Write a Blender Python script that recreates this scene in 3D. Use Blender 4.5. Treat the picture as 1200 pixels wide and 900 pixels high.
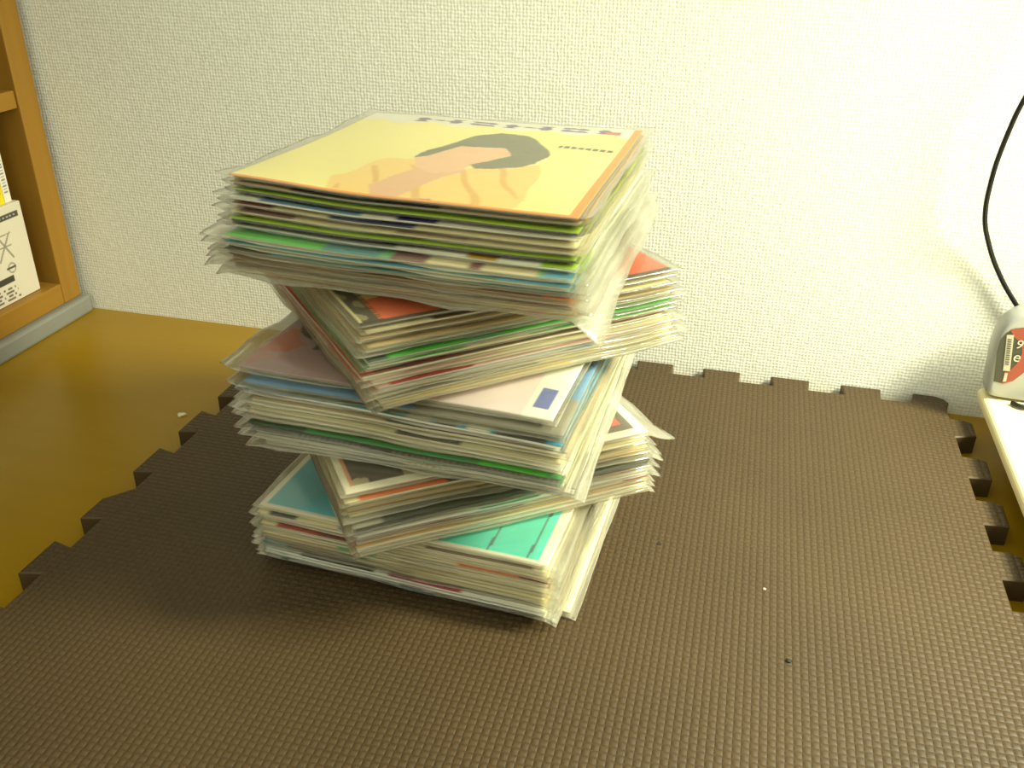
import bpy, bmesh, math, random
import numpy as np
from mathutils import Matrix, Vector
for o in list(bpy.data.objects): bpy.data.objects.remove(o)
S = bpy.context.scene
COL = S.collection
# ------------------------------------------------------------------ camera
cam = bpy.data.cameras.new('camera'); cam_o = bpy.data.objects.new('camera', cam); COL.objects.link(cam_o)
cam.sensor_width = 36.0; cam.lens = 36.0 * 1082.19 / 1200.0; cam.clip_start = 0.01
YAW, PITCH, ROLL = -0.2460, -0.4861, 0.0122
_f = Vector((math.sin(YAW)*math.cos(PITCH), math.cos(YAW)*math.cos(PITCH), math.sin(PITCH)))
_r = Vector((math.cos(YAW), -math.sin(YAW), 0)); _u = _r.cross(_f)
_r2 = math.cos(ROLL)*_r + math.sin(ROLL)*_u; _u2 = -math.sin(ROLL)*_r + math.cos(ROLL)*_u
cam_o.matrix_world = Matrix(((_r2.x, _u2.x, -_f.x, 0), (_r2.y, _u2.y, -_f.y, -0.7716), (_r2.z, _u2.z, -_f.z, 0.3783), (0, 0, 0, 1)))
S.camera = cam_o
# ------------------------------------------------------------------ world, lamp, exposure
w = bpy.data.worlds.new('room_light'); S.world = w; w.use_nodes = True
w.node_tree.nodes['Background'].inputs[0].default_value = (0.96, 1.0, 0.79, 1)
w.node_tree.nodes['Background'].inputs[1].default_value = 0.66
lamp = bpy.data.lights.new('desk_lamp_light', 'SPOT'); lamp.energy = 53.0; lamp.color = (0.99, 1.0, 0.76)
lamp.spot_size = math.radians(76); lamp.spot_blend = 1.0; lamp.shadow_soft_size = 0.1
lamp_o = bpy.data.objects.new('desk_lamp_light', lamp); COL.objects.link(lamp_o); lamp_o.location = (0.62, -0.24, 0.66)
lamp_o.rotation_euler = (Vector((-0.06, -0.22, 0.0)) - lamp_o.location).to_track_quat('-Z', 'Y').to_euler()
S.view_settings.view_transform = 'Standard'; S.view_settings.look = 'None'
S.view_settings.exposure = 0.82; S.view_settings.gamma = 1.0; S.view_settings.use_curve_mapping = False
S.cycles.transparent_max_bounces = 40; S.cycles.max_bounces = 10

# ------------------------------------------------------------------ helpers
def lin(c): 
    c = np.asarray(c, float)
    return np.where(c <= 0.04045, c/12.92, ((np.maximum(c, 0)+0.055)/1.055)**2.4)
def rgb(r, g, b): return (r/255.0, g/255.0, b/255.0)
def new_mat(name):
    m = bpy.data.materials.new(name); m.use_nodes = True; nt = m.node_tree; nt.nodes.clear()
    out = nt.nodes.new('ShaderNodeOutputMaterial'); return m, nt, out
def N(nt, t, **kw):
    n = nt.nodes.new(t)
    for k, v in kw.items():
        if k in n.inputs: n.inputs[k].default_value = v
        else: setattr(n, k, v)
    return n
def math_n(nt, op, a, b=None):
    n = nt.nodes.new('ShaderNodeMath'); n.operation = op
    for i, x in enumerate((a, b)):
        if x is None: continue
        if isinstance(x, (int, float)): n.inputs[i].default_value = x
        else: nt.links.new(x, n.inputs[i])
    return n.outputs[0]
def plain(name, color, rough=0.5, noise=0.06, scale=60, bump=0.0, spec=0.5):
    m, nt, out = new_mat(name)
    p = N(nt, 'ShaderNodeBsdfPrincipled', Roughness=rough); p.inputs['Specular IOR Level'].default_value = spec
    tc = N(nt, 'ShaderNodeTexCoord'); no = N(nt, 'ShaderNodeTexNoise', Scale=scale, Detail=4.0)
    nt.links.new(tc.outputs['Object'], no.inputs['Vector'])
    c = lin(color)
    mx = N(nt, 'ShaderNodeMix', data_type='RGBA')
    mx.inputs['A'].default_value = (*np.clip(c*(1-noise*2), 0, 1), 1); mx.inputs['B'].default_value = (*np.clip(c*(1+noise*2), 0, 1), 1)
    nt.links.new(no.outputs['Fac'], mx.inputs['Factor']); nt.links.new(mx.outputs['Result'], p.inputs['Base Color'])
    if bump:
        b = N(nt, 'ShaderNodeBump', Strength=bump, Distance=0.0006); nt.links.new(no.outputs['Fac'], b.inputs['Height']); nt.links.new(b.outputs[0], p.inputs['Normal'])
    nt.links.new(p.outputs[0], out.inputs[0]); return m
def wood_mat(name, c1, c2, axis, rough=0.38):
    m, nt, out = new_mat(name)
    p = N(nt, 'ShaderNodeBsdfPrincipled', Roughness=rough); p.inputs['Specular IOR Level'].default_value = 0.35
    tc = N(nt, 'ShaderNodeTexCoord'); mp = N(nt, 'ShaderNodeMapping')
    sc = [90, 90, 90]; sc[axis] = 3.0; mp.inputs['Scale'].default_value = sc
    no = N(nt, 'ShaderNodeTexNoise', Scale=1.0, Detail=6.0)
    nt.links.new(tc.outputs['Object'], mp.inputs['Vector']); nt.links.new(mp.outputs[0], no.inputs['Vector'])
    rp = N(nt, 'ShaderNodeValToRGB'); rp.color_ramp.elements[0].position = 0.3; rp.color_ramp.elements[1].position = 0.72
    rp.color_ramp.elements[0].color = (*lin(c1), 1); rp.color_ramp.elements[1].color = (*lin(c2), 1)
    nt.links.new(no.outputs['Fac'], rp.inputs['Fac']); nt.links.new(rp.outputs[0], p.inputs['Base Color'])
    nt.links.new(p.outputs[0], out.inputs[0]); return m

def wall_mat():
    m, nt, out = new_mat('woven_wallpaper')
    p = N(nt, 'ShaderNodeBsdfPrincipled', Roughness=0.85); p.inputs['Specular IOR Level'].default_value = 0.15
    tc = N(nt, 'ShaderNodeTexCoord')
    big = N(nt, 'ShaderNodeTexNoise', Scale=160.0, Detail=2.0); nt.links.new(tc.outputs['Object'], big.inputs['Vector'])
    sub = N(nt, 'ShaderNodeVectorMath', operation='SUBTRACT'); sub.inputs[1].default_value = (0.5, 0.5, 0.5)
    nt.links.new(big.outputs['Color'], sub.inputs[0])
    scl = N(nt, 'ShaderNodeVectorMath', operation='SCALE'); scl.inputs['Scale'].default_value = 0.0022
    nt.links.new(sub.outputs[0], scl.inputs[0])
    add = N(nt, 'ShaderNodeVectorMath', operation='ADD'); nt.links.new(tc.outputs['Object'], add.inputs[0]); nt.links.new(scl.outputs[0], add.inputs[1])
    sp = N(nt, 'ShaderNodeSeparateXYZ'); nt.links.new(add.outputs[0], sp.inputs[0])
    P = 2*math.pi/0.0029
    sx = math_n(nt, 'SINE', math_n(nt, 'MULTIPLY', sp.outputs['X'], P)); sz = math_n(nt, 'SINE', math_n(nt, 'MULTIPLY', sp.outputs['Z'], P))
    w1 = math_n(nt, 'ADD', math_n(nt, 'MULTIPLY', sx, 0.55), math_n(nt, 'MULTIPLY', sz, 0.6))
    fine = N(nt, 'ShaderNodeTexNoise', Scale=330.0, Detail=3.0); nt.links.new(tc.outputs['Object'], fine.inputs['Vector'])
    h = math_n(nt, 'ADD', w1, math_n(nt, 'MULTIPLY', fine.outputs['Fac'], 3.4))
    b = N(nt, 'ShaderNodeBump', Strength=0.18, Distance=0.0008); nt.links.new(h, b.inputs['Height']); nt.links.new(b.outputs[0], p.inputs['Normal'])
    rp = N(nt, 'ShaderNodeValToRGB'); rp.color_ramp.elements[0].color = (*lin((.86, .855, .79)), 1); rp.color_ramp.elements[1].color = (*lin((.95, .945, .89)), 1)
    rp.color_ramp.elements[0].position = 0.25; rp.color_ramp.elements[1].position = 0.85
    nt.links.new(math_n(nt, 'ADD', math_n(nt, 'MULTIPLY', w1, 0.22), fine.outputs['Fac']), rp.inputs['Fac']); nt.links.new(rp.outputs[0], p.inputs['Base Color'])
    nt.links.new(p.outputs[0], out.inputs[0]); return m

def mat_foam(name, relief=True):
    m, nt, out = new_mat(name)
    p = N(nt, 'ShaderNodeBsdfPrincipled', Roughness=0.55); p.inputs['Specular IOR Level'].default_value = 0.40
    tc = N(nt, 'ShaderNodeTexCoord')
    no = N(nt, 'ShaderNodeTexNoise', Scale=9.0, Detail=5.0); nt.links.new(tc.outputs['Object'], no.inputs['Vector'])
    rp = N(nt, 'ShaderNodeValToRGB'); rp.color_ramp.elements[0].color = (*lin(rgb(71, 54, 27)), 1); rp.color_ramp.elements[1].color = (*lin(rgb(77, 59, 31)), 1)
    rp.color_ramp.elements[0].position = 0.35; rp.color_ramp.elements[1].position = 0.7
    nt.links.new(no.outputs['Fac'], rp.inputs['Fac'])
    if relief:
        sp = N(nt, 'ShaderNodeSeparateXYZ'); nt.links.new(tc.outputs['Object'], sp.inputs[0])
        cx = math_n(nt, 'DIVIDE', sp.outputs['X'], 0.0043); cy = math_n(nt, 'DIVIDE', sp.outputs['Y'], 0.0043)     # basket weave cells
        chk = math_n(nt, 'FLOORED_MODULO', math_n(nt, 'ADD', math_n(nt, 'FLOOR', cx), math_n(nt, 'FLOOR', cy)), 2.0)
        fx = math_n(nt, 'SINE', math_n(nt, 'MULTIPLY', math_n(nt, 'FRACT', cx), math.pi)); fy = math_n(nt, 'SINE', math_n(nt, 'MULTIPLY', math_n(nt, 'FRACT', cy), math.pi))
        h1 = math_n(nt, 'MULTIPLY', fy, math_n(nt, 'POWER', fx, 0.35)); h2 = math_n(nt, 'MULTIPLY', math_n(nt, 'POWER', fx, 1.0), math_n(nt, 'MULTIPLY', math_n(nt, 'POWER', fy, 0.35), 0.75))
        hm = N(nt, 'ShaderNodeMix', data_type='FLOAT'); nt.links.new(chk, hm.inputs['Factor']); nt.links.new(h1, hm.inputs['A']); nt.links.new(h2, hm.inputs['B'])
        hh = hm.outputs['Result']
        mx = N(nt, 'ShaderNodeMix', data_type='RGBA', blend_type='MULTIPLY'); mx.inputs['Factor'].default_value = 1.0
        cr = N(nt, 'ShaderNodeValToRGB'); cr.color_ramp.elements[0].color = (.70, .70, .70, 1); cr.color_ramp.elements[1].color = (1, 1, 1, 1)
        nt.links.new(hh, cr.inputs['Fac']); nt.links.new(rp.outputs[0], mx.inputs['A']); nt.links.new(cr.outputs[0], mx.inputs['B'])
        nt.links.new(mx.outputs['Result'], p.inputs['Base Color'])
        b = N(nt, 'ShaderNodeBump', Strength=0.6, Distance=0.0010); nt.links.new(hh, b.inputs['Height']); nt.links.new(b.outputs[0], p.inputs['Normal'])
    else: nt.links.new(rp.outputs[0], p.inputs['Base Color'])
    nt.links.new(p.outputs[0], out.inputs[0]); return m

def painted_mat(name, rough=0.5, spec=0.4):
    m, nt, out = new_mat(name)
    p = N(nt, 'ShaderNodeBsdfPrincipled', Roughness=rough); p.inputs['Specular IOR Level'].default_value = spec
    a = N(nt, 'ShaderNodeAttribute', attribute_name='print'); nt.links.new(a.outputs['Color'], p.inputs['Base Color'])
    tc = N(nt, 'ShaderNodeTexCoord'); no = N(nt, 'ShaderNodeTexNoise', Scale=700.0); nt.links.new(tc.outputs['Object'], no.inputs['Vector'])
    b = N(nt, 'ShaderNodeBump', Strength=0.04, Distance=0.0003); nt.links.new(no.outputs['Fac'], b.inputs['Height']); nt.links.new(b.outputs[0], p.inputs['Normal'])
    nt.links.new(p.outputs[0], out.inputs[0]); return m
def plastic_mat(name='clear_plastic', haze=0.06):
    m, nt, out = new_mat(name)
    tr = N(nt, 'ShaderNodeBsdfTransparent', Color=(0.985, 0.985, 0.965, 1))
    di = N(nt, 'ShaderNodeBsdfDiffuse', Color=(*lin((.93, .91, .80)), 1)); tl = N(nt, 'ShaderNodeBsdfTranslucent', Color=(*lin((.93, .91, .80)), 1))
    dm = N(nt, 'ShaderNodeMixShader', Fac=0.4); nt.links.new(di.outputs[0], dm.inputs[1]); nt.links.new(tl.outputs[0], dm.inputs[2])
    m1 = N(nt, 'ShaderNodeMixShader', Fac=haze); nt.links.new(tr.outputs[0], m1.inputs[1]); nt.links.new(dm.outputs[0], m1.inputs[2])
    tc = N(nt, 'ShaderNodeTexCoord'); no = N(nt, 'ShaderNodeTexNoise', Scale=55.0, Detail=3.0); nt.links.new(tc.outputs['Object'], no.inputs['Vector'])
    b = N(nt, 'ShaderNodeBump', Strength=0.5, Distance=0.0012); nt.links.new(no.outputs['Fac'], b.inputs['Height'])
    gl = N(nt, 'ShaderNodeBsdfGlossy', Roughness=0.12, Color=(1, 1, 1, 1)); nt.links.new(b.outputs[0], gl.inputs['Normal'])
    fr = N(nt, 'ShaderNodeFresnel', IOR=1.45); nt.links.new(b.outputs[0], fr.inputs['Normal'])
    m2 = N(nt, 'ShaderNodeMixShader'); nt.links.new(math_n(nt, 'DIVIDE', math_n(nt, 'MULTIPLY', fr.outputs[0], 1.3), math_n(nt, 'ADD', fr.outputs[0], 1.0)), m2.inputs[0]); nt.links.new(m1.outputs[0], m2.inputs[1]); nt.links.new(gl.outputs[0], m2.inputs[2])
    nt.links.new(m2.outputs[0], out.inputs[0]); return m

def link(name, me, mat, parent=None, smooth=False):
    o = bpy.data.objects.new(name, me); COL.objects.link(o)
    if mat: me.materials.append(mat)
    if parent: o.parent = parent
    if smooth:
        for f in me.polygons: f.use_smooth = True
    return o
def thing(name, label, cat, loc=(0, 0, 0), rotz=0.0, group=None):
    o = bpy.data.objects.new(name, None); COL.objects.link(o); o.location = loc; o.rotation_euler = (0, 0, rotz)
    o.empty_display_size = 0.02
    return tag(o, label, cat, group)
def tag(o, label, cat, group=None):
    o['label'] = label; o['category'] = cat
    if group: o['group'] = group
    return o
def box_me(name, x0, x1, y0, y1, z0, z1, bev=0.0, seg=2):
    bm = bmesh.new(); bmesh.ops.create_cube(bm, size=1.0)
    for v in bm.verts: v.co = Vector(((x0+x1)/2+v.co.x*(x1-x0), (y0+y1)/2+v.co.y*(y1-y0), (z0+z1)/2+v.co.z*(z1-z0)))
    if bev: bmesh.ops.bevel(bm, geom=bm.edges[:], offset=bev, segments=seg, profile=0.5, affect='EDGES')
    me = bpy.data.meshes.new(name); bm.to_mesh(me); bm.free(); return me
def grid_sheet(nx, ny, fpos):
    """fpos(U,V)->xyz arrays over a nx*ny grid; returns verts list and faces"""
    U, V = np.meshgrid(np.linspace(0, 1, nx), np.linspace(0, 1, ny))
    return np.stack(fpos(U, V), -1).reshape(-1, 3), U.ravel(), V.ravel()
def slab(name, nx, ny, top, bot, us=None, vs=None):
    """closed slab from two height functions over one grid; returns mesh, per-vertex u, v"""
    us = np.linspace(0, 1, nx) if us is None else us; vs = np.linspace(0, 1, ny) if vs is None else vs
    nx, ny = len(us), len(vs); U, V = np.meshgrid(us, vs); U = U.ravel(); V = V.ravel()
    P = np.concatenate([np.stack(top(U, V), -1), np.stack(bot(U, V), -1)]); n = nx*ny; F = []
    for j in range(ny-1):
        for i in range(nx-1):
            a = j*nx+i; F.append((a, a+1, a+nx+1, a+nx)); F.append((n+a, n+a+nx, n+a+nx+1, n+a+1))
    for i in range(nx-1):
        F.append((i, n+i, n+i+1, i+1)); a = (ny-1)*nx+i; F.append((a, a+1, n+a+1, n+a))
    for j in range(ny-1):
        a = j*nx; F.append((a, a+nx, n+a+nx, n+a)); a = j*nx+nx-1; F.append((a, n+a, n+a+nx, a+nx))
    me = bpy.data.meshes.new(name); me.from_pydata(P.tolist(), [], F); me.update()
    return me, np.concatenate([U, U]), np.concatenate([V, V])
def paint_attr(me, cols):
    a = me.color_attributes.new('print', 'FLOAT_COLOR', 'POINT')
    c = np.ones((len(me.vertices), 4)); c[:, :3] = lin(cols); a.data.foreach_set('color', c.ravel())
def in_poly(u, v, poly):
    r = np.zeros(len(u), bool); n = len(poly)
    for i in range(n):
        x1, y1 = poly[i]; x2, y2 = poly[(i+1) % n]
        if y1 == y2: continue
        c = ((y1 > v) != (y2 > v)) & (u < (x2-x1)*(v-y1)/(y2-y1)+x1); r ^= c
    return r
def tube_me(name, pts, r, res=3, seg=6):
    cu = bpy.data.curves.new(name+'_path', 'CURVE'); cu.dimensions = '3D'; cu.bevel_depth = r; cu.bevel_resolution = res; cu.resolution_u = seg; cu.use_fill_caps = True
    sp = cu.splines.new('BEZIER'); sp.bezier_points.add(len(pts)-1)
    for b, p in zip(sp.bezier_points, pts): b.co = p; b.handle_left_type = b.handle_right_type = 'AUTO'
    t = bpy.data.objects.new('t', cu); COL.objects.link(t)
    me = bpy.data.meshes.new_from_object(t.evaluated_get(bpy.context.evaluated_depsgraph_get())); me.name = name
    bpy.data.objects.remove(t); bpy.data.curves.remove(cu); return me
def extrude_poly(name, pts, z0, z1, bev=0.0):
    bm = bmesh.new(); vs = [bm.verts.new((x, y, z1)) for x, y in pts]; f = bm.faces.new(vs)
    if f.normal.z < 0: f.normal_flip()
    r = bmesh.ops.extrude_face_region(bm, geom=[f]); nv = [g for g in r['geom'] if isinstance(g, bmesh.types.BMVert)]
    for v in nv: v.co.z = z0
    bmesh.ops.recalc_face_normals(bm, faces=bm.faces[:])
    if bev:
        es = [e for e in bm.edges if all(abs(v.co.z-z1) < 1e-6 for v in e.verts)]
        bmesh.ops.bevel(bm, geom=es, offset=bev, segments=1, affect='EDGES')
    me = bpy.data.meshes.new(name); bm.to_mesh(me); bm.free(); return me
def text_me(name, s, size):
    cu = bpy.data.curves.new(name, 'FONT'); cu.body = s; cu.size = size; cu.extrude = 0.00005
    t = bpy.data.objects.new('t', cu); COL.objects.link(t)
    me = bpy.data.meshes.new_from_object(t.evaluated_get(bpy.context.evaluated_depsgraph_get()))
    bpy.data.objects.remove(t); bpy.data.curves.remove(cu); return me

ZF = -0.0163                     # level of the tabletop under the mat (mat top is z = 0)
# ------------------------------------------------------------------ setting
o = link('wall_back', box_me('wall_back', -1.6, 1.5, 0.002, 0.08, ZF-0.02, 1.6), wall_mat()); o['kind'] = 'structure'
o = link('floor', box_me('floor', -1.6, 1.5, -1.5, 0.002, ZF-0.03, ZF), wood_mat('ochre_laminate', rgb(142, 109, 4), rgb(147, 113, 6), 0, 0.33)); o['kind'] = 'structure'

# ------------------------------------------------------------------ foam mat
def mat_outline():
    pts = []; T = 0.0145
    xl, xr, yb, yf = -0.3955, 0.190, -0.018, -0.6035
    # right edge, front to back (counter-clockwise)
    pts.append((xl, yf)); pts.append((xr, yf))
    for k in range(8, -1, -1):
        f = -0.0694-0.06*k; b = f+0.031
        if f < yf+.01: continue
        pts += [(xr, f), (xr+0.0165, f+0.0015 if k else f+0.006), (xr+0.0170, b-0.004), (xr+0.010, b-0.0005), (xr, b-0.001)]
    # back-right corner tooth (rounded) then along the back to the left
    pts += [(xr, -0.018), (0.1935, -0.010), (0.190, -0.004), (0.183, -0.0004), (0.1660, 0.0), (0.1620, -0.018)]
    k = 3
    x = 0.1389
    while x > -0.36:
        pts += [(x-0.001, yb), (x, 0.0), (x-0.033, 0.0), (x-0.031, yb)]; x -= 0.06
    pts += [(-0.372, yb), (-0.372, -0.002), (-0.405, -0.002), (xl-T, -0.012), (xl-T, -0.040), (xl, -0.0435)]
    for k in range(-1, 8):
        f = -0.1655-0.06*k; b = f+0.0345
        if f < yf+0.02: continue
        if k == 3: pts += [(xl, b+0.006), (xl-T, b-0.011), (xl-T, f), (xl, f+0.0035)]
        else: pts += [(xl, b-0.0035), (xl-T, b), (xl-T, f), (xl, f+0.0035)]
    return pts
me = extrude_poly('foam_mat', mat_outline(), ZF, 0.0, 0.0009)
me.materials.append(mat_foam('brown_foam_relief', True)); me.materials.append(mat_foam('brown_foam_side', False))
for f in me.polygons: f.material_index = 0 if f.normal.z > 0.9 else 1
o = bpy.data.objects.new('foam_mat', me); COL.objects.link(o)
tag(o, 'dark brown foam puzzle mat with toothed edges, lying under the records', 'mat')

# ------------------------------------------------------------------ records
M_PRINT = painted_mat('printed_card'); M_PLAS = plastic_mat(); M_PLAS2 = plastic_mat('limp_plastic', 0.15)
M_INNER = plain('cream_paper', (.90, .86, .72), 0.7, 0.03); M_VINYL = plain('black_vinyl', (.03, .03, .03), 0.25)
M_INNERS = {'cream': M_INNER, 'white': plain('white_paper', (.93, .92, .86), 0.7, 0.02), 'grey': plain('grey_paper', (.60, .57, .47), 0.7, 0.04),
            'dark': plain('dark_paper', (.16, .15, .12), 0.6, 0.05), 'tan': plain('tan_paper', (.74, .62, .42), 0.7, 0.04)}
HC = 0.0925                       # half of a cover's side
LIME, GREEN, TEAL, CYAN = rgb(165, 200, 20), rgb(60, 185, 40), rgb(50, 140, 140), rgb(40, 160, 190)
CREAM, WHITE, TAN, OCHRE = rgb(228, 214, 165), rgb(240, 236, 215), rgb(190, 165, 115), rgb(200, 150, 20)
NAVY, REDD, BROWN, GREY, DARK = rgb(40, 45, 110), rgb(120, 35, 30), rgb(110, 80, 45), rgb(150, 145, 125), rgb(50, 48, 38)
RED, ORANGE, PINK, BLUE, OLIVE = rgb(190, 50, 35), rgb(225, 120, 50), rgb(225, 180, 165), rgb(110, 150, 180), rgb(150, 140, 85)
MAGENTA, PALEG, DGREEN, YEL = rgb(185, 30, 80), rgb(95, 180, 115), rgb(20, 70, 35), rgb(225, 200, 80)

def mixc(c, mask, col, a=1.0): c[mask] = c[mask]*(1-a)+np.array(col)*a
def soft_noise(u, v, s, seed):
    r = np.random.RandomState(seed); t = np.zeros(len(u))
    for k in range(9):
        a, b, ph = r.uniform(-s, s), r.uniform(-s, s), r.uniform(0, 6.28); t += np.sin(a*u+b*v+ph)
    return t/4.0
def paint_portrait(u, v):
    n = soft_noise(u, v, 25, 3)*0.018; uu, vv = u+n, v+soft_noise(u, v, 25, 5)*0.018
    c = np.tile(np.array(rgb(242, 230, 150)), (len(u), 1))  # yellow paled: glare haze of the plastic is put into the print colour
    c += (soft_noise(u, v, 7, 9)*0.02)[:, None]
    mixc(c, in_poly(uu, vv, [(.30, -.05), (.24, .12), (.275, .283), (.338, .367), (.417, .40), (.524, .32), (.666, .367), (.783, .454), (.83, .27), (.82, .10), (.80, -.05)]), rgb(240, 206, 118))
    fold = (np.sin(uu*46+vv*22) > 0.86) & in_poly(uu, vv, [(.3, .0), (.27, .2), (.34, .36), (.52, .30), (.75, .40), (.8, .1), (.78, 0)])
    mixc(c, fold, rgb(214, 160, 60), .6)
    mixc(c, in_poly(uu, vv, [(.425, .004), (.37, .095), (.40, .21), (.442, .311), (.486, .42), (.55, .46), (.575, .30), (.54, .22), (.51, .10), (.50, .02)]), rgb(228, 180, 138))
    mixc(c, in_poly(uu, vv, [(.469, -.03), (.485, .035), (.60, .04), (.65, -.03)]), rgb(190, 95, 60))
    mixc(c, in_poly(uu, vv, [(.405, .423), (.428, .477), (.464, .618), (.59, .63), (.67, .523), (.616, .437), (.577, .38), (.561, .309), (.495, .256), (.43, .32)]), rgb(236, 190, 150))
    mixc(c, in_poly(uu, vv, [(.40, .42), (.40, .524), (.439, .642), (.474, .76), (.539, .81), (.655, .79), (.71, .735), (.775, .564), (.761, .46), (.729, .40), (.655, .35), (.599, .345), (.577, .394), (.621, .439), (.656, .522), (.594, .602), (.47, .603), (.434, .464)]), rgb(112, 110, 82))  # hair lightened in its colour, standing in for glare on the sleeve
    mixc(c, v > 0.88+0.02*np.sin(u*30), rgb(235, 230, 215))
    glyph = (np.sin(u*95) + np.sin(u*57+1.3) + np.sin(v*150+u*20) > 0.1)
    mixc(c, (v > .905) & (v < .965) & (u > .17) & (u < .93) & glyph, rgb(90, 70, 130))
    mixc(c, (v > .90) & (v < .945) & (u > .885) & (u < .94), rgb(205, 80, 70))
    mixc(c, (abs(v-(.715-.03*u)) < .014) & (u > .78) & (u < .97) & (np.sin(u*260) > -.5), rgb(80, 75, 50))
    mixc(c, (v < .014) | (u > .975), rgb(240, 150, 20)); return c
def paint_orange(u, v):
    c = np.tile(np.array(rgb(214, 98, 48)), (len(u), 1)); c += (soft_noise(u, v, 6, 2)*.025)[:, None]
    mixc(c, in_poly(u, v, [(.05, .16), (.05, .9), (.55, .9), (.30, .38), (.14, .17)]), rgb(236, 205, 130))
    mixc(c, u < .06+.006*np.sign(np.sin(v*420)), rgb(72, 66, 46)); mixc(c, (u < .05) & (soft_noise(u, v, 90, 21) > .25), rgb(150, 138, 96)); mixc(c, u < .008, rgb(214, 200, 150))
    mixc(c, (u > .86) & (u < .91) & (v > .16) & (v < .3) & (np.sin(u*160)+np.sin(v*120) > .2), rgb(240, 225, 190)); mixc(c, v < .012, rgb(60, 40, 25)); return c
def paint_pink(u, v):
    n = soft_noise(u, v, 18, 7)*.03
    c = np.tile(np.array(rgb(186, 150, 150)), (len(u), 1))
    t = np.clip((u-.35)/.3, 0, 1)[:, None]; c = c*(1-t)+np.array(rgb(238, 205, 196))*t
    mixc(c, in_poly(u+n, v+n, [(.0, .40), (.06, .30), (.14, .25), (.22, .31), (.30, .35), (.40, .50), (.45, .98), (.0, .99)]), rgb(52, 46, 34))
    mixc(c, in_poly(u+n, v+n, [(.15, .15), (.17, .28), (.26, .28), (.25, .17)]), rgb(90, 74, 60))
    mixc(c, in_poly(u+n, v+n, [(.01, .12), (.02, .30), (.07, .30), (.13, .20), (.09, .12)]), rgb(210, 112, 88), .8)
    mixc(c, in_poly(u+n, v+n, [(.02, .02), (.0, .14), (.10, .08)]), rgb(205, 130, 110), .6)
    mixc(c, in_poly(u, v, [(.66, -.01), (.64, .6), (.93, .9), (.93, -.01)]), rgb(240, 222, 220))
    mixc(c, in_poly(u, v, [(.50, .12), (.52, .6), (.64, .6), (.66, .1)]), rgb(238, 196, 182))
    mixc(c, u > .91, rgb(244, 242, 232)); mixc(c, (u > .925) & (u < .975) & (((v > .05) & (v < .17)) | ((v > .45) & (v < .62))), rgb(70, 95, 185)); return c
def paint_brown(u, v):
    c = np.tile(np.array(rgb(78, 60, 40)), (len(u), 1)); n = soft_noise(u, v, 40, 4)
    c += (soft_noise(u, v, 14, 6)*.04)[:, None]
    mixc(c, (n > .55) & (u < .45) & (v < .6), rgb(208, 190, 140), .8)
    mixc(c, (soft_noise(u, v, 60, 8) > .35) & (abs(u-.90) < .035) & (v > .07) & (v < .52), rgb(215, 75, 50))
    mixc(c, (u > .018) & (u < .034) & (v < .5), rgb(226, 160, 110))
    mixc(c, (u < .02) | (u > .965) | (v < .035) | (v > .97), rgb(240, 232, 205)); return c
def paint_turquoise(u, v):
    c = np.tile(np.array(rgb(0, 160, 178)), (len(u), 1)); n = soft_noise(u, v, 22, 11)*.05
    t = np.clip((u-.4)/.3, 0, 1)[:, None]; c = c*(1-t)+np.array(rgb(45, 222, 198))*t
    mixc(c, (u+n < .30-.25*(v-.4)) & (u+n < .27), rgb(80, 195, 210)); mixc(c, (u+n < .14-.1*v), rgb(120, 190, 195), .7)
    for a in (.52, .64, .80, .93): mixc(c, abs(u-a-.03*v) < .0035, rgb(20, 90, 90), .8)
    mixc(c, (u < .022) | (u > .965) | (v < .014) | (v > .975), rgb(238, 230, 205))
    mixc(c, (u > .970) & (u < .988) & (v > .36) & (v < .40), rgb(60, 50, 40)); return c
def edge_paint(base, segs, seed, right=None):
    def f(u, v):
        c = np.tile(np.array(base), (len(u), 1)); c += (soft_noise(u, v, 30, seed)*.03)[:, None]
        for a, b, col in segs: mixc(c, (u >= a) & (u <= b) & (v < .2), col)
        if right is not None: mixc(c, (u < .05) & (v > .01), right)
        return c
    return f
TOPS = dict(portrait=paint_portrait, orange=paint_orange, pink=paint_pink, brown=paint_brown, turquoise=paint_turquoise)

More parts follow.
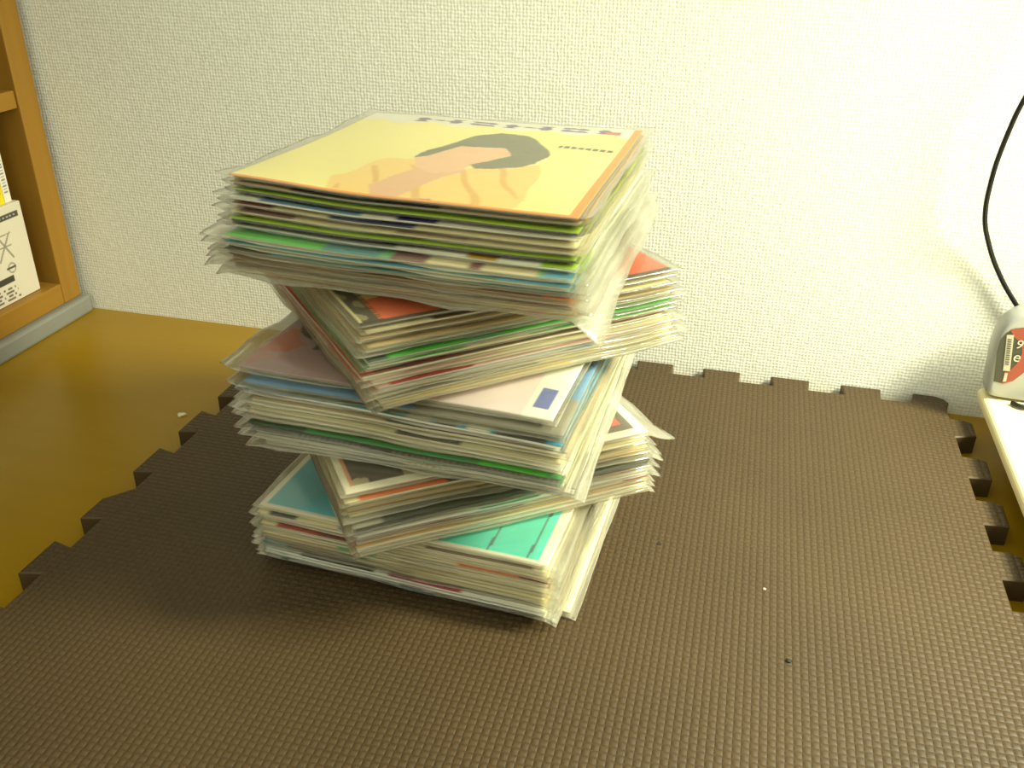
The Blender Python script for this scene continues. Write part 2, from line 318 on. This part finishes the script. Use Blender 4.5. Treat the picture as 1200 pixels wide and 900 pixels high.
# one row per record, topmost first:
# (what it looks like, cover colour or top print, edge segments, forward mm, right mm, twist deg, plastic overhang (left, right, front, back) mm, inner paper)
B1 = [
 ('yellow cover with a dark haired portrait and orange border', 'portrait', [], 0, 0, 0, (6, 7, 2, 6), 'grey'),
 ('tan edged cover with a dark middle', TAN, [(.18, .62, DARK)], -2, 0, .6, (4, 5, 1.5, 4), 'grey'),
 ('bright lime green edged cover', LIME, [], 1, 2, -.4, (3, 6, 1.5, 3), 'dark'),
 ('white and pale blue edged cover', WHITE, [(.1, .4, BLUE), (.5, .62, NAVY)], 0, -2, .8, (8, 3, 2.5, 4), 'white'),
 ('navy and cream edged cover', CREAM, [(.0, .12, REDD), (.3, .55, NAVY)], 1.5, 1, -.5, (8, 5, 2, 5), 'cream'),
 ('cream edged cover with a dark red stretch', CREAM, [(.02, .2, REDD), (.5, .7, TAN)], 1, 0, .3, (10, 5, 2, 5), 'cream'),
 ('thin yellow green edged cover over a black gap', LIME, [], 3, -1, .9, (6, 4, 1.5, 4), 'dark'),
 ('white edged cover with an amber mark and lime corner', WHITE, [(.70, .79, OCHRE), (.90, 1, LIME), (.0, .5, GREY)], 3, 1, -.8, (8, 8, 3, 6), 'white'),
 ('green and cream edged cover with reddish spots', PALEG, [(.0, .3, GREEN), (.3, .46, TEAL), (.5, .6, REDD), (.6, .72, CREAM), (.72, .76, REDD), (.76, .9, CREAM), (.93, 1, CYAN)], 10, -1, .6, (12, 8, 4, 6), 'cream'),
 ('cyan blue edged cover', CYAN, [(.6, .8, TEAL)], 11, 0, -.3, (12, 10, 4, 6), 'cream'),
 ('dark teal edged cover', TEAL, [(.0, .15, DARK)], 11, -1, .5, (8, 9, 4, 7), 'grey'),
 ('reddish brown edged cover', rgb(140, 75, 50), [(.35, .6, BROWN), (.92, 1, ORANGE)], 10, 1, -.7, (12, 12, 5, 7), 'tan'),
 ('beige grey edged cover', TAN, [(.3, .55, GREY)], 8, 0, .5, (14, 10, 5, 7), 'grey'),
 ('ochre line edged cover in a loose crumpled bag', OCHRE, [(.35, .8, TAN), (.85, .93, ORANGE)], 7, 2, 0, (8, 15, 7, 9), 'cream'),
]
B2 = [
 ('orange cover with a dark ticked side strip', 'orange', [], 0, 0, 0, (5, 7, 2, 4), 'grey'),
 ('cream edged cover with a brown line', CREAM, [(.2, .7, BROWN)], -1, 1, .4, (4, 5, 2, 4), 'cream'),
 ('cream edged cover with a thin tan line', CREAM, [(.0, .5, TAN)], 1, 0, -.5, (5, 8, 2, 4), 'cream'),
 ('tan edged cover showing a row of bright dots', TAN, [], 2, 0, .3, (5, 6, 3, 4), 'cream'),
 ('thick white edged cover', WHITE, [], 1, 1, -.4, (5, 10, 4, 4), 'white'),
 ('bright green edged cover', GREEN, [(.0, .06, DGREEN), (.30, .42, PALEG), (.66, .72, WHITE)], 3, 0, .3, (5, 6, 3, 4), 'white'),
 ('second, thinner green edged cover', GREEN, [(.3, .5, CREAM)], 2, 1, -.3, (4, 5, 2, 4), 'cream'),
 ('dark red edged cover with a scarlet side', REDD, [(.3, .8, BROWN)], 2, -4, .4, (4, 8, 3, 5), 'cream'),
 ('cream edged cover with a rosy tint', CREAM, [(.0, .4, PINK)], 3, 3, -.2, (6, 9, 3, 4), 'cream'),
 ('pale pink edged cover with a red stroke', PINK, [(.05, .3, RED)], 3, 4, .4, (7, 7, 4, 5), 'white'),
 ('cream edged cover with a grey blue line', CREAM, [(.2, .7, BLUE)], 2, 5, -.4, (6, 10, 4, 4), 'cream'),
 ('pale grey edged cover', GREY, [(.5, 1, CREAM)], 2, 6, .2, (7, 5, 3, 5), 'cream'),
 ('warm yellow cream edged cover', rgb(235, 210, 130), [(.6, 1, WHITE)], 3, 7, 0, (6, 4, 2, 5), 'cream'),
]
B3 = [
 ('pink and lilac cover with a dark haired figure', 'pink', [], -2, -6, 0, (9, 3, 4, 6), 'grey'),
 ('light steel blue edged cover', BLUE, [(.55, 1, GREY)], 4, -1, .8, (8, 3, 5, 5), 'grey'),
 ('teal and white edged cover with black dashes', CYAN, [(.1, .5, TEAL), (.54, .6, WHITE), (.62, .68, DARK), (.72, .78, WHITE), (.8, .95, DARK)], 4, 2, -.6, (6, 2, 3, 4), 'white'),
 ('beige brown edged cover in a thick sleeve', rgb(175, 150, 105), [(.45, .6, DARK), (.6, .95, BROWN)], 3, 2, .5, (9, 3, 4, 6), 'cream'),
 ('creamy grey edged cover with a charcoal stretch', rgb(205, 195, 150), [(.50, .70, DARK)], 4, 1, -.4, (10, 2, 4, 6), 'cream'),
 ('pale cream edged cover', CREAM, [(.9, 1, WHITE)], 1, 0, .4, (11, 3, 3, 6), 'cream'),
 ('long green edged cover', rgb(50, 140, 70), [(.0, .2, DGREEN), (.75, .95, GREEN)], 5, 1, .6, (8, 2, 4, 6), 'dark'),
 ('hatched beige cover with a black patch', 'hatch', [], 1, 0, 1.3, (9, 3, 4, 6), 'white'),
 ('plain grey edged cover in a flared clear bag', GREY, [(.0, .4, rgb(170, 165, 140)), (.4, 1, rgb(120, 115, 90))], -1, 3, 2.6, (9, 6, 5, 7), 'white'),
]
B4 = [
 ('white bordered brown photo cover with red scribble', 'brown', [], 0, 0, 0, (4, 18, 3, 6), 'cream'),
 ('cream edged cover with orange line, black dash', CREAM, [(.05, .4, ORANGE), (.32, .38, DARK)], 1, -1, .4, (4, 6, 3, 4), 'cream'),
 ('olive beige edged cover', rgb(180, 165, 115), [], 1, 0, -.5, (4, 8, 4, 5), 'tan'),
 ('pale olive edged cover', rgb(195, 185, 140), [(.4, .7, OLIVE)], 1, 0, .4, (5, 9, 5, 5), 'grey'),
 ('dark grey green edged cover', rgb(62, 66, 44), [(.0, .1, GREY)], 6, 0, 1.0, (5, 6, 4, 4), 'dark'),
 ('cream edged cover with orange and green dabs', CREAM, [(.45, .52, ORANGE), (.55, .6, PALEG), (.68, .8, ORANGE), (.82, .94, ORANGE)], 2, 1, -.3, (3, 6, 2, 4), 'cream'),
 ('white edged cover with a greenish line', WHITE, [(.4, .6, PALEG)], 1, 2, .2, (4, 8, 2, 4), 'white'),
 ('cream edged cover with a red brown line', rgb(165, 70, 40), [(.55, .9, CREAM)], 0, 3, -.3, (3, 5, 2, 4), 'cream'),
 ('orange tinged cream edged cover', rgb(232, 190, 120), [], 0, 3, .3, (4, 5, 2, 4), 'cream'),
 ('bright white cream edged cover', WHITE, [], -1, 4, 0, (3, 5, 2, 4), 'cream'),
]
B5 = [
 ('turquoise cover with a white border', 'turquoise', [], 0, 0, 0, (4, 9, 2, 4), 'cream'),
 ('cream edged cover with a black dash', CREAM, [(.04, .14, DARK), (.3, .5, BLUE), (.6, .95, BROWN)], 2, -1, .5, (5, 9, 2, 4), 'cream'),
 ('cream edged cover with a black dot', CREAM, [(.07, .09, DARK)], 1, 1, -.5, (7, 8, 2, 4), 'cream'),
 ('red to dark brown edged cover', REDD, [(.0, .06, CREAM), (.06, .22, rgb(170, 60, 45)), (.45, .7, CREAM), (.7, .9, ORANGE)], 3, 0, .6, (7, 8, 2, 4), 'cream'),
 ('cream edged cover with a brown line', CREAM, [(.4, .7, BROWN)], 1, -1, -.4, (5, 9, 2, 4), 'cream'),
 ('cream edged cover with a teal dash', CREAM, [(.28, .42, PALEG), (.5, .7, TAN)], 1, 1, .4, (6, 7, 2, 4), 'cream'),
 ('orange and olive edged cover', OLIVE, [(.02, .25, OCHRE), (.4, 1, CREAM)], 2, 0, -.6, (6, 8, 3, 4), 'cream'),
 ('dark olive and teal edged cover', OLIVE, [(.0, .1, CYAN), (.1, .35, rgb(70, 70, 35)), (.55, 1, CREAM)], 2, 0, .3, (7, 6, 3, 4), 'grey'),
 ('white edged cover with a magenta stretch', WHITE, [(.15, .42, rgb(75, 75, 50)), (.47, .72, MAGENTA)], 3, 0, -.3, (4, 8, 3, 5), 'white'),
 ('white and black edged cover with a green end', WHITE, [(.0, .06, WHITE), (.06, .1, DARK), (.5, .58, DARK), (.62, .68, OCHRE), (.72, .98, rgb(60, 80, 25))], 1, -1, .5, (4, 7, 3, 5), 'white'),
 ('white edged cover with blue and red strokes', WHITE, [(.03, .22, CYAN), (.25, .40, RED), (.43, .62, CYAN), (.7, .95, GREY)], -2, 1, -.4, (5, 7, 3, 5), 'white'),
 ('blue and cream banded edged cover', CREAM, [(.0, .22, CYAN), (.39, .58, CYAN), (.76, .91, BLUE)], -12, 10, .6, (6, 4, 3, 5), 'white'),
]
def paint_hatch(u, v):
    c = np.tile(np.array(rgb(205, 188, 135)), (len(u), 1))
    mixc(c, (v < .2) & (u > .15) & (np.sin(u*330) > .3), rgb(140, 122, 80)); mixc(c, (u > .36) & (u < .46) & (v < .2), rgb(95, 72, 35)); mixc(c, (u < .26) & (v > .035+3.2*(u-.15)**2), rgb(22, 24, 18)); return c
TOPS['hatch'] = paint_hatch
ORD = ['topmost', 'second', 'third', 'fourth', 'fifth', 'sixth', 'seventh', 'eighth', 'ninth', 'tenth', 'eleventh', 'twelfth', 'thirteenth', 'fourteenth', 'fifteenth']
# (rows, centre x, centre y, yaw deg, z bottom, z top, corner lift (fl, fr, br, bl) mm, phrase)
BUNDLES = [
 (B1, -0.1619, -0.2625, -2.0, 0.1990, 0.2470, (4, -1, 1, 0), 'topmost bundle'),
 (B2, -0.1645, -0.2615, 42.1, 0.1455, 0.1930, (1.5, 0, 0, 0), 'upper angled bundle'),
 (B3, -0.1605, -0.2730, -3.4, 0.0965, 0.1430, (1, -1, 0, 1), 'middle bundle'),
 (B4, -0.1665, -0.2650, 36.3, 0.0480, 0.0940, (0, 0, 0, 0), 'lower angled bundle'),
 (B5, -0.1661, -0.2690, -3.6, 0.0008, 0.0462, (0, 0, 0, 0), 'lowest bundle'),
]
rng = random.Random(4)
def smooth(t): t = np.clip(t, 0, 1); return t*t*(3-2*t)
for bi, (rows, bx, by, byaw, zb, zt, lift, phrase) in enumerate(BUNDLES):
    n = len(rows); h = (zt-zb)/n; bp = [rng.uniform(0, 6.28) for _ in range(6)]
    def deform(x, y, zrel, lift=lift, bp=bp):
        """shared bend of the bundle, metres; x, y from the bundle's centre, zrel 0 bottom..1 top"""
        u = np.clip((x/HC+1)/2, -.15, 1.15); v = np.clip((y/HC+1)/2, -.15, 1.15)
        c = (1-u)**3*(1-v)**3*lift[0]+u**3*(1-v)**3*lift[1]+u**3*v**3*lift[2]+(1-u)**3*v**3*lift[3]
        e = np.maximum(np.abs(x), np.abs(y))/HC
        wv = (np.sin(x*38+bp[0])*np.sin(y*31+bp[1])*0.35+np.sin(x*71+y*23+bp[2])*0.18)*smooth((e-.3)/.7)
        return (c*(.35+.65*zrel)+wv)*1e-3
    for k, (desc, cov, segs, fw, rt, tw, ov, inner) in enumerate(rows):
        z0 = zt-(k+1)*h; zrel = 1-(k+.5)/n
        ca, sa = math.cos(math.radians(byaw)), math.sin(math.radians(byaw))
        if k: fw += rng.uniform(-.8, .8); rt += rng.uniform(-.8, .8)
        dx, dy = rt*1e-3, -fw*1e-3
        tw_r = math.radians(tw)
        lab = '%s, %s record in the %s' % (desc, ORD[k] if k < n-1 else 'undermost', phrase)
        root = thing('record_sleeve', lab, 'record', (bx+ca*dx-sa*dy, by+sa*dx+ca*dy, z0), math.radians(byaw)+tw_r, 'records in the '+phrase)
        top_print = isinstance(cov, str)
        ct, st = math.cos(tw_r), math.sin(tw_r); ph = [bp[0]+k*.22, bp[1]+k*.15, bp[2]-k*.15, bp[3], bp[4], bp[5]]; am = (.8, .8)
        def dz(x, y):
            return deform(x*ct-y*st+dx, x*st+y*ct+dy, zrel) + 1e-3*0.14*np.sin(x*55+ph[0]+y*20)*smooth((np.maximum(abs(x), abs(y))/HC-.5)*2)
        def pinch(x, y):          # 1 inside, falling towards the card's edge
            e = np.maximum(np.abs(x), np.abs(y))/HC; return 1-0.30*smooth((e-.8)/.2)
        # cover card
        ct_, cb_ = h*.80, h*.62
        us = np.linspace(0, 1, 170 if top_print else 60); vs = np.linspace(0, 1, 170) if top_print and cov != 'hatch' else np.array([0, .02, .06, .12, .19, .21, .4, .6, .8, .9, 1.0])
        X = lambda U: (U-.5)*2*HC
        me, pu, pv = slab('cover', 0, 0, lambda U, V: (X(U), X(V), dz(X(U), X(V))+h*.45+(ct_-h*.45)*pinch(X(U), X(V))),
                          lambda U, V: (X(U), X(V), dz(X(U), X(V))+h*.45+(cb_-h*.45)*pinch(X(U), X(V))), us, vs)
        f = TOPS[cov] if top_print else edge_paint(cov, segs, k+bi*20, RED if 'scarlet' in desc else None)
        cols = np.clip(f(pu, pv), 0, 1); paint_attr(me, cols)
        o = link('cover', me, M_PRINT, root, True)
        # paper inner sleeve
        s = HC*0.985; ix, iy = rng.uniform(-.0008, .0008), rng.uniform(-.0012, .0006)
        me, _, _ = slab('inner_sleeve', 9, 9, lambda U, V: ((U-.5)*2*s+ix, (V-.5)*2*s+iy, dz((U-.5)*2*s, (V-.5)*2*s)+h*.40+h*.18*pinch((U-.5)*2*s, (V-.5)*2*s)),
                        lambda U, V: ((U-.5)*2*s+ix, (V-.5)*2*s+iy, dz((U-.5)*2*s, (V-.5)*2*s)+h*.40-h*.26*pinch((U-.5)*2*s, (V-.5)*2*s)))
        link('inner_sleeve', me, M_INNERS[inner], root, True)
        # clear bag
        L, R, Fm, Bm = [a*1e-3 for a in ov]
        def axis(lo, hi): 
            return np.concatenate([np.linspace(-HC-lo, -HC, 5), np.linspace(-HC, HC, 16)[1:-1], np.linspace(HC, HC+hi, 5)])
        xs, ys = axis(L, R), axis(Fm, Bm); nx, ny = len(xs), len(ys)
        tk = k/(n-1); sagL, sagR, sagF, sagB = [a+(b-a)*tk for a, b in ((-.20, .22), (-.05, .25), (-.05, .16), (-.05, .2))]
        if 'crumpled' in desc: sagR, sagF = .75, .28
        if 'reddish brown' in desc: sagR = .3
        if 'flared' in desc: sagL, sagF, sagR = .22, .17, .25
        wR = (lambda y: np.clip((-y/HC-.2)/.8, 0, 1.1)) if bi == 0 and k > n-4 else (lambda y: .35+.65*np.clip((HC-y)/(2*HC), 0, 1.1))
        if bi == 3: sagR = .62+.1*tk
        def bag(side):
            def g(U, V):
                x, y = xs[np.rint(U*(nx-1)).astype(int)], ys[np.rint(V*(ny-1)).astype(int)]
                eL, eR = np.maximum(-HC-x, 0), np.maximum(x-HC, 0); eF, eB = np.maximum(-HC-y, 0), np.maximum(y-HC, 0)
                e = np.maximum(np.maximum(eL, eR), np.maximum(eF, eB))
                sag = sagL*eL + sagR*eR*wR(y) + sagF*eF + sagB*eB
                t = np.where(e > 0, np.clip(e/.004, 0, 1), 0)
                z = h*.45 + side*(h*.45*pinch(x, y)*(1-t) + t*h*.05)
                wav = e*(am[0]*.16*np.sin(x*75+ph[1])+am[1]*.16*np.sin(y*70+ph[2])+.10*np.sin((x+y)*130+ph[3]))
                return x+.06*e*np.sin(y*60+ph[4]), y+.06*e*np.sin(x*55+ph[5]), dz(np.clip(x, -HC*1.1, HC*1.1), np.clip(y, -HC*1.1, HC*1.1))+z-sag+wav
            return g
        me, _, _ = slab('plastic_sleeve', nx, ny, bag(1), bag(-1))
        link('plastic_sleeve', me, M_PLAS2 if max(ov) > 8 else M_PLAS, root, True)

# ------------------------------------------------------------------ wooden bookcase on the left
wd = wood_mat('ochre_wood', rgb(140, 101, 30), rgb(150, 109, 34), 2, 0.45); wdx = wood_mat('ochre_wood_across', rgb(140, 101, 30), rgb(150, 109, 34), 1, 0.45)
XS = -0.660
r = thing('bookcase', 'ochre wooden bookcase standing against the wall at the left', 'bookcase', (XS, -0.02, 0))
def part(name, me, mat, **k):
    o = link(name, me, mat, r); o.matrix_parent_inverse = Matrix.Translation((-XS, 0.02, 0)); return o
part('side_panel', box_me('side_panel', XS-.26, XS, -.034, -.0085, .003, .80, .0008), wd)
part('bottom_shelf', box_me('bottom_shelf', XS-.26, XS, -.62, -.0345, .003, .0245, .0008), wdx)
part('shelf', box_me('shelf', XS-.26, XS-.002, -.62, -.0345, .199, .215, .0008), wdx)
part('shelf', box_me('shelf', XS-.26, XS-.002, -.62, -.0345, .42, .436, .0008), wdx)
part('side_panel', box_me('side_panel', XS-.26, XS, -.6455, -.6205, .003, .80, .0008), wd)
part('back_panel', box_me('back_panel', XS-.268, XS-.2605, -.6455, -.0085, .003, .80), wd)
part('top_panel', box_me('top_panel', XS-.268, XS, -.6455, -.0085, .8005, .822), wdx)
gp = plain('grey_plastic_strip', (.50, .50, .46), .5, .03)
tag(link('plinth_strip', box_me('plinth_strip', XS-.27, XS+.008, -.64, -.004, ZF, .0025, .003), gp), 'long grey strip lying beneath the front of the wooden bookcase', 'strip')

# white carton in the bookcase
bxr = thing('carton', 'white printed carton with line drawings inside the wooden bookcase', 'box', (XS-.01, -.10, .0245))
XC = XS-.010
def cpart(name, me, mat):
    o = link(name, me, mat, bxr); o.matrix_parent_inverse = Matrix.Translation((-XC, .10, -.0245)); return o
cpart('box_body', box_me('box_body', XC-.16, XC, -.231, -.051, .0247, .1155, .0008), plain('carton_board', (.80, .76, .68), .6, .03))
def paint_carton(u, v):   # u 0..1 along the face from its far (wall) end, v up
    c = np.tile(np.array(rgb(205, 195, 172)), (len(u), 1))
    mixc(c, (v > .865) & (v < .93) & (u > .03) & (u < .6), rgb(70, 68, 58)); mixc(c, (v > .885) & (v < .905) & (u > .04) & (u < .58) & (np.sin(u*240) > .0), rgb(170, 165, 145))
    for a, b, rr in ((.40, .56, .17), (.40, .56, .125), (.62, .40, .05), (.16, .36, .05), (.30, .60, .05)):
        d = np.hypot((u-a)*2.0, v-b); mixc(c, abs(d-rr) < .010, rgb(135, 128, 110), .8)
    for a, b, a2, b2 in ((.13, .72, .23, .46), (.13, .46, .21, .73), (.12, .73, .25, .72), (.13, .60, .24, .60)):
        t = np.clip(((u-a)*(a2-a)+(v-b)*(b2-b))/((a2-a)**2+(b2-b)**2), 0, 1)
        mixc(c, np.hypot(u-a-t*(a2-a), v-b-t*(b2-b)) < .007, rgb(125, 118, 100), .8)
    mixc(c, (v > .355) & (v < .375) & (u > .13) & (u < .2), rgb(80, 76, 64))
    mixc(c, (v > .215) & (v < .285) & (u > .16) & (u < .65), rgb(60, 58, 50))
    for b in (.155, .115, .075, .038): mixc(c, (abs(v-b) < .011) & (u > .12+b*.3) & (u < .66) & (np.sin(u*150+b*90)+np.sin(u*67) > -.2), rgb(85, 80, 68), .85)
    return c
us = np.linspace(0, 1, 220); vs = np.linspace(0, 1, 130)
me, pu, pv = slab('printed_face', 0, 0, lambda U, V: (XC+.0004+0*U, -.052-U*.178, .0256+V*.089), lambda U, V: (XC+.0001+0*U, -.052-U*.178, .0256+V*.089), us, vs)
paint_attr(me, paint_carton(pu, pv)); cpart('printed_face', me, M_PRINT)
# books standing on the carton
def book(y0, y1, z0, z1, col, label, marks):
    rt = thing('book', label, 'book', (XS-.015, (y0+y1)/2, z0), 0, 'books on the carton in the bookcase')
    def bp_(name, me, mat):
        o = link(name, me, mat, rt); o.matrix_parent_inverse = Matrix.Translation((-(XS-.015), -(y0+y1)/2, -z0)); return o
    us = np.linspace(0, 1, 8); vs = np.linspace(0, 1, 90)
    me, pu, pv = slab('spine', 0, 0, lambda U, V: (XS-.015+0*U, y0+U*(y1-y0), z0+V*(z1-z0)), lambda U, V: (XS-.018+0*U, y0+U*(y1-y0), z0+V*(z1-z0)), us, vs)
    c = np.tile(np.array(col), (len(pu), 1)); mixc(c, (pu > .25) & (pu < .8) & (pv > .1) & (pv < .7) & (np.sin(pv*160) > .1), marks); paint_attr(me, c)
    bp_('spine', me, M_PRINT)
    bp_('cover', box_me('cover', XS-.125, XS-.0182, y0, y0+.0012, z0, z1), plain('book_cover', col, .45)); bp_('cover', box_me('cover', XS-.125, XS-.0182, y1-.0012, y1, z0, z1), bpy.data.materials[-1])
    bp_('pages', box_me('pages', XS-.123, XS-.0185, y0+.0013, y1-.0013, z0+.002, z1-.003), M_INNER)
book(-.0635, -.0550, .1157, .190, rgb(222, 214, 190), 'pale cream book with blue marks beside the yellow book on the carton', rgb(120, 125, 150))
book(-.0775, -.0640, .1157, .192, rgb(222, 200, 20), 'bright yellow book standing on the white carton', rgb(150, 120, 30))
book(-.0935, -.0780, .1157, .186, rgb(200, 196, 170), 'off white book left of the yellow book on the carton', rgb(110, 90, 70))

# ------------------------------------------------------------------ cream board on the right
bd = thing('low_stand', 'cream low stand with rounded edges right of the mat', 'stand', (.36, -.15, ZF))
def bpart(name, me, mat):
    o = link(name, me, mat, bd); o.matrix_parent_inverse = Matrix.Translation((-.36, .15, -ZF)); return o
cm = plain('cream_laminate', (.90, .85, .66), .4, .02)
bpart('board', box_me('board', .2090, .62, -.42, -.0205, .0125, .0240, .0045, 4), cm)
dk = plain('dark_metal', (.10, .08, .06), .5)
for y in (-.06, -.40): bpart('foot', box_me('foot', .245, .60, y-.012, y+.012, ZF, .0124, .001), dk)

# ------------------------------------------------------------------ white container with a red and black label
bt = thing('plastic_container', 'white plastic container with red and black barcode label on the cream stand', 'container', (.25, -.024, .0187))
def prof(n=48):
    ctrl = [(-.001, .003), (.012, .0005), (.040, .0), (.066, .003), (.075, .016), (.0765, .036), (.070, .058), (.057, .074), (.040, .0815), (.022, .0810), (.008, .0755), (.0003, .0690), (-.0040, .0605), (-.0057, .0500), (-.0053, .0350), (-.0035, .0150)]
    p = np.array(ctrl); m = len(p); out = []
    for i in range(m):
        a, b, c, d = p[i-1], p[i], p[(i+1) % m], p[(i+2) % m]
        for t in np.linspace(0, 1, 5)[:-1]:
            out.append(.5*((2*b)+(c-a)*t+(2*a-5*b+4*c-d)*t*t+(3*b-a-3*c+d)*t**3))
    return np.array(out)
pf = prof(); cen = np.array((.036, .040)); bm = bmesh.new(); rings = []
for dy, s in ((-.010, .90), (-.0096, .945), (-.0075, .982), (-.003, 1.0), (.006, 1.0), (.010, .97), (.0125, .88)):
    rings.append([bm.verts.new((cen[0]+(p[0]-cen[0])*s, dy, cen[1]+(p[1]-cen[1])*s+.0006)) for p in pf])
for a, b in zip(rings, rings[1:]):
    for i in range(len(a)): bm.faces.new((a[i], a[(i+1) % len(a)], b[(i+1) % len(a)], b[i]))
bm.faces.new(rings[0]); bm.faces.new(rings[-1]); bmesh.ops.recalc_face_normals(bm, faces=bm.faces[:])
me = bpy.data.meshes.new('container_body'); bm.to_mesh(me); bm.free()
o = link('container_body', me, plain('white_plastic', (.64, .64, .61), .3, .01), bt, True)  # white dimmed in the colour itself, standing in for shade on the container
def flat(name, pts, y, col, label=None, rough=.35):
    """thin sheet facing the camera on the container, from (x, z) outline"""
    me = extrude_poly(name, [(x, -z) for x, z in pts], 0, .0002)
    for v in me.vertices: v.co = Vector((v.co.x, y-v.co.z, -v.co.y))
    o = link(name, me, plain(name+'_ink', col, rough, .04), bt)
    if label: o['label'] = label
    return o
lab = [(.0004, .0165), (-.0012, .0290), (-.0030, .0420), (-.0030, .0520), (-.0002, .0590), (.0050, .0632), (.0130, .0650), (.0230, .0630), (.0290, .0560), (.0290, .0450), (.0245, .0340), (.0190, .0255), (.0140, .0187), (.0075, .0155)]
flat('label', lab, -.0101, (.20, .21, .17), 'dark grey label')
flat('label_field', [(.0062, .0160), (.0060, .0262), (.0095, .0275), (.0130, .0340), (.0145, .0430), (.0125, .0510), (.0060, .0560), (.0015, .0618), (.0060, .0634), (.0130, .0648), (.0228, .0628), (.0287, .0560), (.0287, .0450), (.0243, .0341), (.0188, .0257), (.0138, .0190), (.0090, .0162)], -.0104, (.56, .23, .17), 'red field of the label')  # red muted along with the body, shade put into the ink colour
flat('barcode', [(.0047, .0269), (.0096, .0271), (.0052, .0579), (.0002, .0573)], -.0107, (.68, .66, .57), 'white barcode panel')
for i in range(12):
    t = .0325+.0019*i; xo = -(t-.027)/.0305*.0045
    flat('bar', [(.0056+xo, t), (.0084+xo, t), (.0083+xo, t+.0008), (.0055+xo, t+.0008)], -.0110, (.25, .25, .22))
for ch, x, z, sz in (('9', .0080, .0475, .0105), ('e', .0086, .0365, .0120)):
    me = text_me('letter', ch, sz); o = link('letter', me, plain('letter_white', (.74, .72, .64), .4), bt); o.rotation_euler = (math.radians(90), math.radians(8), 0); o.location = (x, -.0112, z)
flat('label_note', [(.0068, .0175), (.0090, .0178), (.0086, .0250), (.0066, .0248)], -.0107, (.80, .72, .60), 'pale strip')
bt.location = (.2125, -.034, .0242)
# black clip in front of it
me = tube_me('black_clip', [(.2285, -.0495, .0263), (.2345, -.0555, .0268), (.2430, -.0540, .0268), (.252, -.056, .0263), (.262, -.054, .0263)], .0019)
tag(link('black_clip', me, plain('black_rubber', (.06, .06, .055), .4)), 'short black piece lying in front of the white container', 'clip')
# ------------------------------------------------------------------ cable
me = tube_me('cable', [(.245, -.030, .40), (.2125, -.030, .315), (.1885, -.026, .262), (.1815, -.021, .222), (.1800, -.019, .190), (.1835, -.014, .163), (.1915, -.0085, .143), (.206, -.0045, .117), (.224, -.004, .093), (.245, -.004, .070), (.270, -.004, .060)], .0019, 4, 10)
tag(link('cable', me, plain('black_cable', (.035, .035, .03), .4), None, True), 'black cable hanging in a curve along the wall at the right', 'cable')

# ------------------------------------------------------------------ crumbs
def crumb(x, y, z, s, col, label, seed):
    bm = bmesh.new(); bmesh.ops.create_icosphere(bm, subdivisions=1, radius=s); rg = random.Random(seed)
    for v in bm.verts: v.co = Vector((v.co.x*rg.uniform(.6, 1.6), v.co.y*rg.uniform(.6, 1.3), max(v.co.z, -s*.3)*rg.uniform(.4, .7)))
    zmin = min(v.co.z for v in bm.verts)
    me = bpy.data.meshes.new('crumb'); bm.to_mesh(me); bm.free()
    o = link('crumb', me, plain('crumb_'+str(seed), col, .7)); o.location = (x, y, z-zmin); tag(o, label, 'crumb', 'crumbs')
crumb(-.0237, -.2702, 0, .0015, (.10, .09, .07), 'small black crumb on the mat right of the bottom bundle', 1)
crumb(.0583, -.3584, 0, .0020, (.08, .07, .05), 'larger black crumb on the mat toward the lower right', 2)
crumb(.0440, -.2990, 0, .0012, (.70, .65, .52), 'pale fleck on the open mat right of centre', 3)
crumb(-.4385, -.1785, ZF, .0035, (.86, .82, .68), 'whitish fleck on the ochre surface beside the mat teeth', 4)
